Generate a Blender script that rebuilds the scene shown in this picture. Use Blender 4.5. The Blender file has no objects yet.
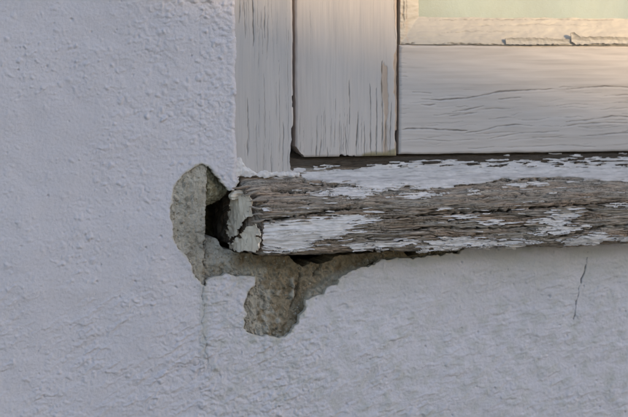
import bpy, math
import numpy as np

scene = bpy.context.scene
R = math.radians
# ------------------------------------------------------------------ camera
S = 0.00075                      # one working unit = 0.75 mm
Z0 = 1.06                        # height of the view centre above the ground
LENS = 100.0
FPX = LENS / 36.0 * 628.0
YAW, PITCH = R(17.0), R(4.5)
CD = FPX * S
FWD = np.array([math.sin(YAW) * math.cos(PITCH), math.cos(YAW) * math.cos(PITCH), -math.sin(PITCH)])
RGT = np.array([math.cos(YAW), -math.sin(YAW), 0.0])
UPV = np.cross(RGT, FWD)
CAM = np.array([0.0, 0.0, Z0]) - FWD * CD
cd = bpy.data.cameras.new('camera'); cam = bpy.data.objects.new('camera', cd)
scene.collection.objects.link(cam); scene.camera = cam
cam.location = CAM
cam.rotation_euler = (R(90) - PITCH, 0, -YAW)
cd.lens = LENS; cd.sensor_width = 36.0; cd.clip_start = 0.02; cd.clip_end = 5000
cd.dof.use_dof = True; cd.dof.aperture_fstop = 9.0; cd.dof.focus_distance = CD - 0.012

# ------------------------------------------------------------------ sky and sun
SUN_AZ, SUN_EL = R(35.0), R(18.0)        # azimuth from straight behind the viewer towards the right
world = bpy.data.worlds.new('World'); scene.world = world; world.use_nodes = True
wn = world.node_tree; wn.nodes.clear()
sky = wn.nodes.new('ShaderNodeTexSky'); sky.sky_type = 'NISHITA'; sky.sun_disc = False
sky.sun_elevation = SUN_EL
sky.sun_rotation = math.pi - SUN_AZ
sky.air_density = 1.0; sky.dust_density = 0.6; sky.ozone_density = 1.0
bg = wn.nodes.new('ShaderNodeBackground'); bg.inputs['Strength'].default_value = 0.13
wo = wn.nodes.new('ShaderNodeOutputWorld')
wn.links.new(sky.outputs[0], bg.inputs[0]); wn.links.new(bg.outputs[0], wo.inputs[0])
sl = bpy.data.lights.new('sun', 'SUN'); so = bpy.data.objects.new('sun', sl); scene.collection.objects.link(so)
sl.energy = 2.1; sl.angle = R(0.53); sl.color = (1.0, 0.74, 0.40)
so.rotation_euler = (R(90) - SUN_EL, 0, SUN_AZ)
so.location = (4, -6, 5)
vs = scene.view_settings
vs.view_transform = 'Standard'; vs.look = 'None'; vs.gamma = 1.0; vs.use_curve_mapping = False
vs.exposure = 1.42

# ------------------------------------------------------------------ coordinates
def P(u, w, d):
    """wall coordinates (right, up, towards the viewer) in working units -> metres"""
    u, w, d = np.broadcast_arrays(np.asarray(u, float), np.asarray(w, float), np.asarray(d, float))
    return np.stack([u * S, -d * S, Z0 + w * S], -1)
def proj(u, w, d):
    p = P(u, w, d + np.zeros_like(np.asarray(u, float))) - CAM
    q = p @ FWD
    return 314 + FPX * (p @ RGT) / q, 208.5 - FPX * (p @ UPV) / q
def inv(px, py, d):
    r = FWD + RGT * ((px - 314) / FPX) - UPV * ((py - 208.5) / FPX)
    t = (-d * S - CAM[1]) / r[1]
    q = CAM + r * t
    return q[0] / S, (q[2] - Z0) / S
def iu(px, py=200, d=0): return inv(px, py, d)[0]
def iw(py, px=400, d=0): return inv(px, py, d)[1]

# ------------------------------------------------------------------ noise
_tabs = {}
def _tab(seed):
    if seed not in _tabs:
        r = np.random.RandomState(seed); a = r.rand(256) * 2 * math.pi
        _tabs[seed] = (r.permutation(256), np.cos(a), np.sin(a))
    return _tabs[seed]
def pn(x, y, seed=0):
    p, gx, gy = _tab(seed)
    xi = np.floor(x).astype(np.int64); yi = np.floor(y).astype(np.int64)
    xf = x - xi; yf = y - yi
    u = xf * xf * xf * (xf * (xf * 6 - 15) + 10); v = yf * yf * yf * (yf * (yf * 6 - 15) + 10)
    def g(i, j, a, b):
        h = p[(p[i & 255] + j) & 255]
        return gx[h] * a + gy[h] * b
    n00 = g(xi, yi, xf, yf); n10 = g(xi + 1, yi, xf - 1, yf)
    n01 = g(xi, yi + 1, xf, yf - 1); n11 = g(xi + 1, yi + 1, xf - 1, yf - 1)
    return 1.5 * ((n00 + u * (n10 - n00)) * (1 - v) + (n01 + u * (n11 - n01)) * v)
def fbm(x, y, o=4, seed=0, g=0.5):
    s = 0; a = 1.0; f = 1.0
    for i in range(o):
        s = s + a * pn(x * f + i * 17.3, y * f - i * 9.7, seed + i); a *= g; f *= 2.03
    return s
def blobs(x, y, cell, prob, seed, rmin=0.25, rmax=0.5):
    """scattered round nodules, 0..1"""
    r = np.random.RandomState(seed); n = 128
    jx, jy, on, rr, aa = r.rand(n, n), r.rand(n, n), r.rand(n, n), rmin + (rmax - rmin) * r.rand(n, n), 0.4 + 0.6 * r.rand(n, n)
    X = x / cell; Y = y / cell
    xi = np.floor(X).astype(int); yi = np.floor(Y).astype(int); out = np.zeros_like(X)
    for a in (-1, 0, 1):
        for b in (-1, 0, 1):
            i, j = (xi + a) % n, (yi + b) % n
            d2 = ((X - xi - a - jx[i, j]) ** 2 + (Y - yi - b - jy[i, j]) ** 2) / rr[i, j] ** 2
            v = np.clip(1 - d2, 0, 1) ** 1.5 * aa[i, j] * (on[i, j] < prob)
            out = np.maximum(out, v)
    return out
def sstep(a, b, x):
    t = np.clip((x - a) / (b - a), 0, 1); return t * t * (3 - 2 * t)
def sdf(PX, PY, poly, pad=14.0):
    """signed distance, positive inside"""
    poly = np.array(poly, float); out = np.full(PX.shape, -pad)
    m = (PX > poly[:, 0].min() - pad) & (PX < poly[:, 0].max() + pad) & (PY > poly[:, 1].min() - pad) & (PY < poly[:, 1].max() + pad)
    if not m.any(): return out
    x = PX[m]; y = PY[m]; best = np.full(x.shape, 1e9); ins = np.zeros(x.shape, bool)
    for (x0, y0), (x1, y1) in zip(poly, np.roll(poly, -1, 0)):
        ex, ey = x1 - x0, y1 - y0; L = ex * ex + ey * ey + 1e-9
        t = np.clip(((x - x0) * ex + (y - y0) * ey) / L, 0, 1)
        best = np.minimum(best, (x - x0 - t * ex) ** 2 + (y - y0 - t * ey) ** 2)
        c = ((y0 > y) != (y1 > y)) & (x < (x1 - x0) * (y - y0) / (y1 - y0 + 1e-12) + x0)
        ins ^= c
    dd = np.sqrt(best); out[m] = np.maximum(np.where(ins, dd, -dd), -pad)
    return out
def groove(PX, PY, lines, wob=1.0, seed=5, dash=0.75):
    """lines: (points, width, strength) -> 0..1 groove field"""
    out = np.zeros(PX.shape)
    for k, (pts, wd, st) in enumerate(lines):
        pts = np.array(pts, float); pad = 8
        m = (PX > pts[:, 0].min() - pad) & (PX < pts[:, 0].max() + pad) & (PY > pts[:, 1].min() - pad) & (PY < pts[:, 1].max() + pad)
        if not m.any(): continue
        x = PX[m]; y = PY[m]
        x = x + wob * pn(x / 6 + k * 3.1, y / 6, seed) ; y = y + wob * pn(x / 6, y / 6 + k * 5.7, seed + 1)
        best = np.full(x.shape, 1e9); tot = len(pts) - 1; wl = np.ones(x.shape)
        for i in range(tot):
            (x0, y0), (x1, y1) = pts[i], pts[i + 1]
            ex, ey = x1 - x0, y1 - y0
            t = np.clip(((x - x0) * ex + (y - y0) * ey) / (ex * ex + ey * ey + 1e-9), 0, 1)
            d2 = (x - x0 - t * ex) ** 2 + (y - y0 - t * ey) ** 2
            q = (i + t) / tot; b = d2 < best
            wl = np.where(b, np.sqrt(np.clip(4 * q * (1 - q), 0.02, 1)), wl); best = np.minimum(best, d2)
        wv = np.clip(0.85 + dash * pn(x / 4.3 + k * 2.7, y / 4.3, seed + 2) + 0.5 * pn(x / 14 + k, y / 14, seed + 3), 0.12, 1.35)
        v = st * np.clip(wv, 0, 1) * np.exp(-best / (wd * wl * wv) ** 2)
        out[m] = np.maximum(out[m], v)
    return out
def lines1(a, b, lo, hi, step, mid=3.0, midr=220, far=14.0):
    """grid lines: fine between lo and hi, coarser outside"""
    L = [np.arange(max(a, lo), min(b, hi), step)] if min(b, hi) > max(a, lo) else []
    def seg(p, q, st):
        n = max(1, int(math.ceil((q - p) / st))); return np.linspace(p, q, n + 1)
    out = []
    pts = sorted(set([a] + [t for t in (lo - midr, lo, hi, hi + midr) if a < t < b] + [b]))
    for p, q in zip(pts[:-1], pts[1:]):
        c = (p + q) / 2
        st = step if lo <= c <= hi else (mid if lo - midr <= c <= hi + midr else far)
        out.append(seg(p, q, st)[:-1])
    out.append(np.array([b]))
    return np.concatenate(out)

# ------------------------------------------------------------------ object helpers
COL = scene.collection
def tag(o, label=None, cat=None, group=None, kind=None):
    if label: o['label'] = label
    if cat: o['category'] = cat
    if group: o['group'] = group
    if kind: o['kind'] = kind
    return o
def empty(name, loc, label, cat):
    o = bpy.data.objects.new(name, None); COL.objects.link(o); o.location = loc
    o.empty_display_size = 0.05
    return tag(o, label, cat)
def root_loc(p):
    x = np.zeros(3); q = p
    while q is not None:
        x = x + np.array(q.location); q = q.parent
    return x
def mesh_obj(name, V, quads, mat, parent=None, tris=None, attrs=None, smooth=None):
    V = np.asarray(V, np.float32).reshape(-1, 3)
    if parent is not None: V = V - root_loc(parent).astype(np.float32)
    me = bpy.data.meshes.new(name)
    quads = np.asarray(quads, np.int32).reshape(-1, 4) if quads is not None and len(quads) else np.zeros((0, 4), np.int32)
    tris = np.asarray(tris, np.int32).reshape(-1, 3) if tris is not None and len(tris) else np.zeros((0, 3), np.int32)
    me.vertices.add(len(V)); me.vertices.foreach_set('co', V.ravel())
    nl = quads.size + tris.size; me.loops.add(nl)
    me.loops.foreach_set('vertex_index', np.concatenate([quads.ravel(), tris.ravel()]))
    npoly = len(quads) + len(tris); me.polygons.add(npoly)
    ls = np.concatenate([np.arange(len(quads)) * 4, quads.size + np.arange(len(tris)) * 3]).astype(np.int32)
    me.polygons.foreach_set('loop_start', ls)
    if smooth is None: smooth = np.ones(npoly, bool)
    me.polygons.foreach_set('use_smooth', smooth)
    me.update(calc_edges=True); me.validate()
    for k, a in (attrs or {}).items():
        a = np.asarray(a, np.float32)
        if a.ndim == 1:
            at = me.attributes.new(k, 'FLOAT', 'POINT'); at.data.foreach_set('value', a)
        else:
            at = me.attributes.new(k, 'FLOAT_VECTOR', 'POINT'); at.data.foreach_set('vector', a.ravel())
    me.materials.append(mat)
    o = bpy.data.objects.new(name, me); COL.objects.link(o)
    if parent is not None: o.parent = parent
    return o
def sheet(name, A, B, F, pos, H, thick, mat, parent, attrs=None, K=None, flip=False, back=False):
    """grid (A,B) kept where F>0, edge pulled onto F=0, with a rim of the given thickness. pos(A,B,H)->(...,3)"""
    n, m = A.shape; A = A.copy(); B = B.copy()
    if K is None:
        K = np.ones((n - 1, m - 1), bool) if F is None else (F[:-1, :-1] + F[1:, :-1] + F[:-1, 1:] + F[1:, 1:]) > 0
    cnt = np.zeros((n, m), int)
    for a in (0, 1):
        for b in (0, 1): cnt[a:n - 1 + a, b:m - 1 + b] += K
    used = cnt > 0
    if F is not None:
        bd = used & (cnt < 4)
        bd[0, :] = bd[-1, :] = False; bd[:, 0] = bd[:, -1] = False
        fa = np.gradient(F, axis=0) / (np.gradient(A, axis=0) + 1e-9); fb = np.gradient(F, axis=1) / (np.gradient(B, axis=1) + 1e-9)
        g = fa * fa + fb * fb + 0.05
        sa = np.abs(np.gradient(A, axis=0)) * 0.45; sb = np.abs(np.gradient(B, axis=1)) * 0.45
        A = np.where(bd, A + np.clip(-F * fa / g, -sa, sa), A); B = np.where(bd, B + np.clip(-F * fb / g, -sb, sb), B)
    T = pos(A, B, H)
    th = thick if isinstance(thick, np.ndarray) else np.full(A.shape, float(thick))
    Bk = pos(A, B, H - th)
    idx = np.full((n, m), -1); idx[used] = np.arange(used.sum())
    q = np.stack([idx[:-1, :-1], idx[1:, :-1], idx[1:, 1:], idx[:-1, 1:]], -1)[K]
    V = [T[used]]; Q = [q[:, ::-1] if flip else q]; sm = [np.ones(len(q), bool)]
    sel = [np.flatnonzero(used.ravel())]
    base = int(used.sum())
    Kp = np.zeros((n + 1, m + 1), bool); Kp[1:-1, 1:-1] = K
    e = []
    ii, jj = np.nonzero(Kp[:-1, 1:-1] != Kp[1:, 1:-1])     # edges along j at row i
    for s in (True,):
        d = Kp[1:, 1:-1][ii, jj]
        e.append(np.where(d[:, None], np.stack([ii * m + jj, ii * m + jj + 1], -1), np.stack([ii * m + jj + 1, ii * m + jj], -1)))
    ii, jj = np.nonzero(Kp[1:-1, :-1] != Kp[1:-1, 1:])     # edges along i at column j
    d = Kp[1:-1, 1:][ii, jj]
    e.append(np.where(d[:, None], np.stack([(ii + 1) * m + jj, ii * m + jj], -1), np.stack([ii * m + jj, (ii + 1) * m + jj], -1)))
    e = np.concatenate(e)
    if len(e) and thick is not None:
        uv = np.unique(e); mp = np.full(n * m, -1); mp[uv] = np.arange(len(uv))
        V += [T.reshape(-1, 3)[uv], Bk.reshape(-1, 3)[uv]]
        a = mp[e[:, 0]] + base; b = mp[e[:, 1]] + base; L = len(uv)
        r = np.stack([a, b, b + L, a + L], -1)
        Q.append(r[:, ::-1] if flip else r); sm.append(np.zeros(len(r), bool))
        sel += [uv, uv]
        base += 2 * L
    if back:
        V.append(Bk[used]); Q.append((q if flip else q[:, ::-1]) + base); sm.append(np.ones(len(q), bool)); sel.append(sel[0])
    sel = np.concatenate(sel)
    at = {k: (v.reshape(-1)[sel] if v.ndim == 2 else v.reshape(-1, v.shape[-1])[sel]) for k, v in (attrs or {}).items()}
    return mesh_obj(name, np.concatenate(V), np.concatenate(Q), mat, parent, attrs=at, smooth=np.concatenate(sm))
def box_geo(x0, x1, y0, y1, z0, z1):
    v = np.array([[x, y, z] for x in (x0, x1) for y in (y0, y1) for z in (z0, z1)], float)
    q = [[0, 1, 3, 2], [4, 6, 7, 5], [0, 4, 5, 1], [2, 3, 7, 6], [0, 2, 6, 4], [1, 5, 7, 3]]
    return v, np.array(q)
def boxes(name, bs, mat, parent=None, bevel=0.0):
    V = []; Q = []; n = 0
    for b in bs:
        v, q = box_geo(*b); V.append(v); Q.append(q + n); n += 8
    o = mesh_obj(name, np.concatenate(V), np.concatenate(Q), mat, parent, smooth=np.zeros(6 * len(bs), bool))
    if bevel:
        md = o.modifiers.new('bevel', 'BEVEL'); md.width = bevel; md.segments = 2
    return o

# ------------------------------------------------------------------ materials
class MT:
    def __init__(self, name, rough=0.7, spec=0.3):
        self.m = bpy.data.materials.new(name); self.m.use_nodes = True
        self.t = self.m.node_tree; self.b = self.t.nodes['Principled BSDF']
        self.b.inputs['Roughness'].default_value = rough; self.b.inputs['Specular IOR Level'].default_value = spec
    def n(self, ty, **kw):
        x = self.t.nodes.new(ty)
        for k, v in kw.items(): setattr(x, k, v)
        return x
    def l(self, a, b): self.t.links.new(a, b)
    def attr(self, name, vec=False):
        a = self.n('ShaderNodeAttribute', attribute_name=name); return a.outputs['Vector' if vec else 'Fac']
    def coord(self): return self.n('ShaderNodeTexCoord').outputs['Object']
    def vmul(self, v, s):
        x = self.n('ShaderNodeVectorMath', operation='MULTIPLY'); self.l(v, x.inputs[0]); x.inputs[1].default_value = s; return x.outputs[0]
    def noise(self, v, scale, detail=4, rough=0.55, dist=0.0):
        x = self.n('ShaderNodeTexNoise'); self.l(v, x.inputs['Vector'])
        x.inputs['Scale'].default_value = scale; x.inputs['Detail'].default_value = detail
        x.inputs['Roughness'].default_value = rough; x.inputs['Distortion'].default_value = dist
        return x.outputs['Fac']
    def ramp(self, f, stops):
        x = self.n('ShaderNodeValToRGB'); self.l(f, x.inputs[0]); e = x.color_ramp.elements
        while len(e) < len(stops): e.new(0.5)
        for el, (p, c) in zip(e, stops):
            el.position = p; el.color = (*c, 1) if len(c) == 3 else c
        return x.outputs[0]
    def gray(self, f, a, b): return self.ramp(f, [(a, (0, 0, 0)), (b, (1, 1, 1))])
    def mix(self, f, a, b, mode='MIX'):
        x = self.n('ShaderNodeMix', data_type='RGBA', blend_type=mode)
        for s, v in ((x.inputs[0], f), (x.inputs[6], a), (x.inputs[7], b)):
            if isinstance(v, (int, float)): s.default_value = v
            elif isinstance(v, tuple): s.default_value = (*v, 1)
            else: self.l(v, s)
        return x.outputs[2]
    def math(self, op, a, b):
        x = self.n('ShaderNodeMath', operation=op)
        for s, v in ((x.inputs[0], a), (x.inputs[1], b)):
            if isinstance(v, (int, float)): s.default_value = v
            else: self.l(v, s)
        return x.outputs[0]
    def bump(self, f, dist, strength=1.0):
        x = self.n('ShaderNodeBump'); x.inputs['Distance'].default_value = dist; x.inputs['Strength'].default_value = strength
        self.l(f, x.inputs['Height']); self.l(x.outputs[0], self.b.inputs['Normal'])
    def color(self, c):
        if isinstance(c, tuple): self.b.inputs['Base Color'].default_value = (*c, 1)
        else: self.l(c, self.b.inputs['Base Color'])

WALL = (0.545, 0.555, 0.605)
def mat_plaster():
    m = MT('painted_render', 0.62, 0.25); c = m.coord()
    big = m.noise(c, 9, 4); fine = m.noise(c, 900, 3, 0.6)
    col = m.mix(m.gray(big, 0.35, 0.7), (0.590, 0.534, 0.558), (0.640, 0.580, 0.600))
    col = m.mix(m.gray(fine, 0.35, 0.75), col, (0.565, 0.513, 0.535))
    col = m.mix(m.attr('stain_shade'), col, (0.40, 0.385, 0.33))
    col = m.mix(m.math('MULTIPLY', m.gray(m.noise(m.vmul(c, (60, 60, 12)), 1.0, 5, 0.6), 0.45, 0.75), 0.30), col, (0.51, 0.47, 0.488))
    sp = m.gray(m.noise(c, 520, 2, 0.5), 0.68, 0.76)
    col = m.mix(m.math('MULTIPLY', sp, 0.35), col, (0.33, 0.32, 0.31))
    col = m.mix(m.attr('crack'), col, (0.07, 0.06, 0.05))
    col = m.mix(m.attr('edge'), col, (0.50, 0.44, 0.37))
    m.color(col); m.bump(m.noise(c, 1100, 4, 0.7), 0.0007, 0.6); return m.m
def mat_mortar():
    m = MT('old_mortar', 0.9, 0.1); c = m.coord()
    n1 = m.noise(c, 60, 6, 0.65); n2 = m.noise(c, 700, 4, 0.7); n3 = m.noise(c, 150, 5, 0.6, 0.6)
    grey = m.mix(m.gray(n1, 0.3, 0.7), (0.39, 0.345, 0.285), (0.62, 0.555, 0.475))
    brown = m.mix(m.gray(n3, 0.32, 0.68), (0.18, 0.13, 0.08), (0.47, 0.375, 0.265))
    col = m.mix(m.attr('brown'), grey, brown)
    col = m.mix(m.math('MULTIPLY', m.gray(n3, 0.55, 0.72), m.attr('dirt')), col, (0.10, 0.09, 0.07))
    col = m.mix(m.math('MULTIPLY', m.gray(n2, 0.54, 0.75), 0.45), col, (0.13, 0.115, 0.09))
    col = m.mix(m.attr('crack'), col, (0.03, 0.025, 0.02))
    m.color(col); m.bump(n2, 0.0018, 0.9); return m.m
def mat_stone():
    m = MT('mossy_rubble', 0.95, 0.1); c = m.coord()
    n1 = m.noise(c, 180, 6, 0.7, 0.8); n2 = m.noise(c, 800, 4, 0.7)
    col = m.ramp(n1, [(0.30, (0.085, 0.07, 0.042)), (0.48, (0.22, 0.185, 0.115)), (0.68, (0.44, 0.39, 0.28))])
    col = m.mix(m.math('MULTIPLY', m.gray(n2, 0.5, 0.7), 0.45), col, (0.09, 0.08, 0.05))
    m.color(col); m.bump(n2, 0.0015, 0.7); return m.m
def wood_color(m, g):
    a = m.noise(m.vmul(g, (0.035, 0.75, 1)), 1.0, 5, 0.65, 0.4)
    b = m.noise(m.vmul(g, (0.012, 0.12, 1)), 1.0, 4, 0.6, 0.3)
    f = m.noise(m.vmul(g, (0.12, 2.2, 1)), 1.0, 3, 0.6)
    warm = m.mix(m.gray(a, 0.3, 0.7), (0.15, 0.097, 0.068), (0.60, 0.43, 0.315))
    grey = m.mix(m.gray(a, 0.3, 0.7), (0.13, 0.11, 0.092), (0.58, 0.50, 0.43))
    col = m.mix(m.gray(b, 0.40, 0.66), grey, warm)
    col = m.mix(m.math('MULTIPLY', m.gray(f, 0.50, 0.64), 0.75), col, (0.05, 0.042, 0.035))
    return col, f
def mat_wood():
    m = MT('weathered_wood', 0.88, 0.15)
    col, f = wood_color(m, m.attr('gc', True))
    col = m.mix(m.attr('crack'), col, (0.022, 0.018, 0.014))
    col = m.mix(m.attr('darken'), col, (0.045, 0.033, 0.024))
    m.color(col); m.bump(f, 0.0008, 0.6); return m.m
def mat_flake(name='sill_paint', c0=(0.55, 0.50, 0.49), c1=(0.71, 0.65, 0.635), edge=True):
    m = MT(name, 0.55, 0.3); g = m.attr('gc', True)
    a = m.noise(m.vmul(g, (0.06, 0.5, 1)), 1.0, 4, 0.6, 0.3); b = m.noise(m.vmul(g, (0.15, 0.25, 1)), 1.0, 3)
    col = m.mix(m.gray(b, 0.3, 0.7), c0, c1)
    col = m.mix(m.math('MULTIPLY', m.gray(a, 0.56, 0.72), 0.45), col, (0.32, 0.30, 0.28))
    col = m.mix(m.attr('grime'), col, (0.30, 0.275, 0.265))
    col = m.mix(m.attr('crack'), col, (0.05, 0.045, 0.04))
    m.color(col); m.bump(a, 0.0006, 0.5); return m.m
def mat_board(name, base, base2, vertical):
    m = MT(name, 0.52, 0.3); g = m.attr('gc', True)
    big = m.noise(m.vmul(g, (0.008, 0.03, 1)), 1.0, 4); a = m.noise(m.vmul(g, (0.015, 0.5, 1)), 1.0, 4, 0.6)
    col = m.mix(m.gray(big, 0.3, 0.7), base, base2)
    col = m.mix(m.math('MULTIPLY', m.gray(a, 0.50, 0.75), 0.38), col, (0.36, 0.325, 0.305))
    wc, f = wood_color(m, g)
    col = m.mix(m.attr('bare'), col, m.mix(0.6, wc, (0.50, 0.335, 0.225)))
    col = m.mix(m.attr('ochre'), col, (0.23, 0.19, 0.09))
    col = m.mix(m.attr('crack'), col, (0.085, 0.072, 0.06))
    m.color(col); m.bump(a, 0.0005, 0.25); return m.m
def mat_plain(name, c, c2, scale=6, rough=0.8, bscale=60, bd=0.004):
    m = MT(name, rough, 0.2); k = m.coord()
    m.color(m.mix(m.noise(k, scale, 4), c, c2)); m.bump(m.noise(k, bscale, 4), bd, 0.4); return m.m
def mat_glass():
    m = MT('window_glass'); t = m.t; t.nodes.remove(m.b)
    tr = m.n('ShaderNodeBsdfTransparent'); gl = m.n('ShaderNodeBsdfGlossy'); gl.inputs['Roughness'].default_value = 0.03
    tr.inputs['Color'].default_value = (0.96, 0.98, 0.97, 1)
    fr = m.n('ShaderNodeFresnel'); fr.inputs['IOR'].default_value = 1.5
    mx = m.n('ShaderNodeMixShader'); m.l(fr.outputs[0], mx.inputs[0]); m.l(tr.outputs[0], mx.inputs[1]); m.l(gl.outputs[0], mx.inputs[2])
    du = m.n('ShaderNodeBsdfDiffuse'); du.inputs['Color'].default_value = (0.5, 0.46, 0.4, 1)
    c = m.coord(); dn = m.math('MULTIPLY', m.gray(m.noise(m.vmul(c, (40, 40, 14)), 1.0, 6, 0.7), 0.40, 0.8), 0.12)
    m2 = m.n('ShaderNodeMixShader'); m.l(dn, m2.inputs[0]); m.l(mx.outputs[0], m2.inputs[1]); m.l(du.outputs[0], m2.inputs[2])
    m.l(m2.outputs[0], t.nodes['Material Output'].inputs['Surface']); return m.m
M = dict(plaster=mat_plaster(), mortar=mat_mortar(), stone=mat_stone(), wood=mat_wood(), flake=mat_flake(),
         endpaint=mat_flake('old_end_grain_paint', (0.60, 0.49, 0.39), (0.80, 0.68, 0.56)),
         jamb=mat_board('jamb_paint', (0.46, 0.408, 0.39), (0.51, 0.452, 0.432), True),
         sash=mat_board('sash_paint', (0.475, 0.418, 0.395), (0.525, 0.462, 0.437), True),
         bead=mat_board('putty_paint', (0.40, 0.355, 0.315), (0.46, 0.41, 0.36), False),
         glass=mat_glass())

# ------------------------------------------------------------------ ground and the houses' big shapes
gm = mat_plain('gravel_ground', (0.16, 0.15, 0.13), (0.24, 0.23, 0.205), 3, 0.95, 90, 0.01)
v = np.array([[-900, -900, 0], [900, -900, 0], [900, 900, 0], [-900, 900, 0]], float)
tag(mesh_obj('ground', v, [[0, 1, 2, 3]], gm), kind='structure')

U_L, U_R = -2000.0, 3000.0                       # wall extent
W_B, W_T = -Z0 / S, 2100.0
OP_L = iu(235.5, 80); OP_R = OP_L + 1180; OP_B = iw(177, 260); OP_T = OP_B + 1320     # window opening
house = empty('house', (0, 0, 0), 'house front with pale bluish grey rough rendered wall with broken plaster around the sill end', 'house')

# fine grid range inside the photograph
VL, VR = iu(-12, 400), iu(640, 20); VB, VT = min(iw(430, 0), iw(430, 640)), max(iw(-12, 0), iw(-12, 640))

# plaster that has fallen away, traced at the wall face (target pixels)
MISSING = [(228, 190.5), (224, 186), (220, 181), (215.5, 174), (211, 168), (203, 164), (198, 165), (193, 168), (182.3, 175), (176, 184), (173, 193), (170.5, 205),
           (170, 216), (171.5, 234), (175, 241), (183, 254), (191, 267), (199, 279), (203.7, 286), (206.5, 280.5), (212, 277), (218, 275.5), (229, 272.5),
           (238, 275), (249, 275), (255.5, 278), (256, 286), (249.5, 290.5), (246, 299), (244.6, 308), (244.3, 327), (249, 333), (256, 335.5), (270, 336.5),
           (284, 336.5), (290, 332), (293, 327), (298, 323), (300, 314), (305, 309), (306, 301), (313, 298), (322, 295), (327, 288), (335, 286), (338, 279), (347, 275), (356, 271.5), (368, 267), (375, 261.5), (396, 259),
           (418, 257), (440, 256), (455, 253), (468, 245), (640, 232), (640, 168), (242, 168), (240, 181), (236.5, 184), (232.5, 191)]
wall_lines = [([(588, 252), (586.5, 262), (583, 276), (578, 292), (575, 306), (573.5, 322)], 0.46, 0.85),
              ([(203.5, 283), (202.0, 296), (204.2, 309), (201.8, 321), (202.5, 333), (205.5, 341), (204.8, 352), (208, 360), (209.5, 370)], 0.45, 0.42),
              ([(192, 365), (200, 364.5), (206, 362)], 0.5, 0.4),
              ([(60, 338), (90, 325), (112, 322)], 0.5, 0.0)]
gu = lines1(U_L, U_R, VL, VR, 0.72, 3.5, 260, 22)
gw = lines1(W_B, W_T, VB, VT, 0.72, 3.5, 260, 22)
# put grid lines on the opening's edges
gu[np.argmin(abs(gu - OP_L))] = OP_L; gw[np.argmin(abs(gw - OP_B))] = OP_B
gu[np.argmin(abs(gu - OP_R))] = OP_R; gw[np.argmin(abs(gw - OP_T))] = OP_T
A, B = np.meshgrid(gu, gw, indexing='ij')
PX, PY = proj(A, B, 0)
fineA = sstep(160, 0, np.maximum(VL - A, A - VR)) * sstep(160, 0, np.maximum(VB - B, B - VT))
warp = 2.0 * fbm(A / 9, B / 9, 3, 40)
miss = sdf(PX + 2.6 * fbm(A / 14, B / 14, 3, 44, 0.5) + 0.5 * fbm(A / 3.5, B / 3.5, 2, 49), PY + 2.2 * fbm(A / 14, B / 14, 3, 47, 0.5) + 0.4 * fbm(A / 3.5, B / 3.5, 2, 52), MISSING)
ca, sa = math.cos(R(24)), math.sin(R(24))
Ar, Br = A * ca + B * sa, -A * sa + B * ca
low = sstep(290, 350, PY + 0.12 * (314 - PX) + 18 * fbm(A / 90, B / 90, 2, 60))
nearE = sstep(150, 40, abs(PX - 215)) * sstep(150, 110, PY)
ripple = fbm(Ar / 22 + 0.15 * warp, Br / 7.0 + 0.15 * warp, 3, 70)
hum = fbm(A / 60, B / 60, 3, 61)
dens = np.clip(0.55 + 0.7 * hum, 0.1, 1.2) * (1 - 0.55 * sstep(300, 360, PX))
hw = 2.4 * fbm(A / 170, B / 170, 2, 62) + 0.9 * fbm(A / 38, B / 30, 2, 64)
bil = np.abs(fbm(A / 13 + 0.12 * warp, B / 8.5 + 0.1 * warp, 2, 66))
big2 = 0.45 + 0.55 * sstep(60, 190, PX) * sstep(330, 250, PX)
hw += fineA * (1.25 * bil * dens * big2 + 0.20 * fbm(A / 3.0, B / 2.6, 3, 68, 0.6))
hw += fineA * dens * (2.0 * blobs(A + warp, B + warp, 14, 0.42, 3, 0.14, 0.32) + 1.35 * blobs(A - warp, B + warp, 7.5, 0.40, 4, 0.17, 0.38) + 0.9 * blobs(A - warp, B - warp, 4.2, 0.35, 11, 0.2, 0.42))
hw -= fineA * 1.8 * blobs(A + 0.5 * warp, B - 0.5 * warp, 11, 0.07, 7, 0.10, 0.17)
hw += fineA * nearE * 1.3 * blobs(A - warp, B + warp, 9.5, 0.6, 6, 0.25, 0.5)
rip2 = fbm((A * 0.99 + B * 0.12) / 17 + 0.12 * warp, (B * 0.99 - A * 0.12) / 6.0 + 0.12 * warp, 3, 73)
hw += fineA * 0.95 * np.clip(rip2, -0.3, 0.8) * sstep(250, 330, PX) * sstep(245, 275, PY) * np.clip(0.7 + 0.7 * fbm(A / 60, B / 40, 2, 75), 0.2, 1.2)
hw += fineA * low * (2.3 - 1.0 * sstep(330, 480, PX) - 0.8 * sstep(110, 30, PX)) * 0.8 * np.clip(ripple, -0.25, 0.8) * np.clip(0.6 + 0.8 * fbm(A / 50, B / 34, 2, 71), 0.15, 1.3)
hw += fineA * sstep(60, 5, -miss) * (0.9 * np.abs(fbm(A / 9, B / 7, 3, 77)) + 0.9 * blobs(A + warp, B - warp, 8, 0.6, 9, 0.25, 0.5)) * (PX > 200) * sstep(345, 290, PX)
gr = groove(PX, PY, wall_lines, 1.3)
hw -= 2.5 * gr
edge = sstep(1.8, 0.2, -miss + 0.9 * fbm(A / 6, B / 6, 3, 87))
hw += 0.5 * sstep(9, 2, -miss) - 0.5 * sstep(1.0, 0.0, -miss)
rim = sstep(5, 0, OP_L - A) * (B > OP_B - 3)
hw -= 2.2 * rim ** 2
stain_shade = 0.75 * np.clip(sstep(34, 0, -miss) * (0.25 + 0.9 * fbm(A / 14, B / 14, 3, 80)), 0, 1) * sstep(170, 215, PY + 0 * PX) * sstep(200, 215, PX)
stain_shade = np.maximum(stain_shade, 0.55 * np.exp(-((PX - 204) / 4.5) ** 2) * sstep(275, 290, PY) * sstep(372, 340, PY))
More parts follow.
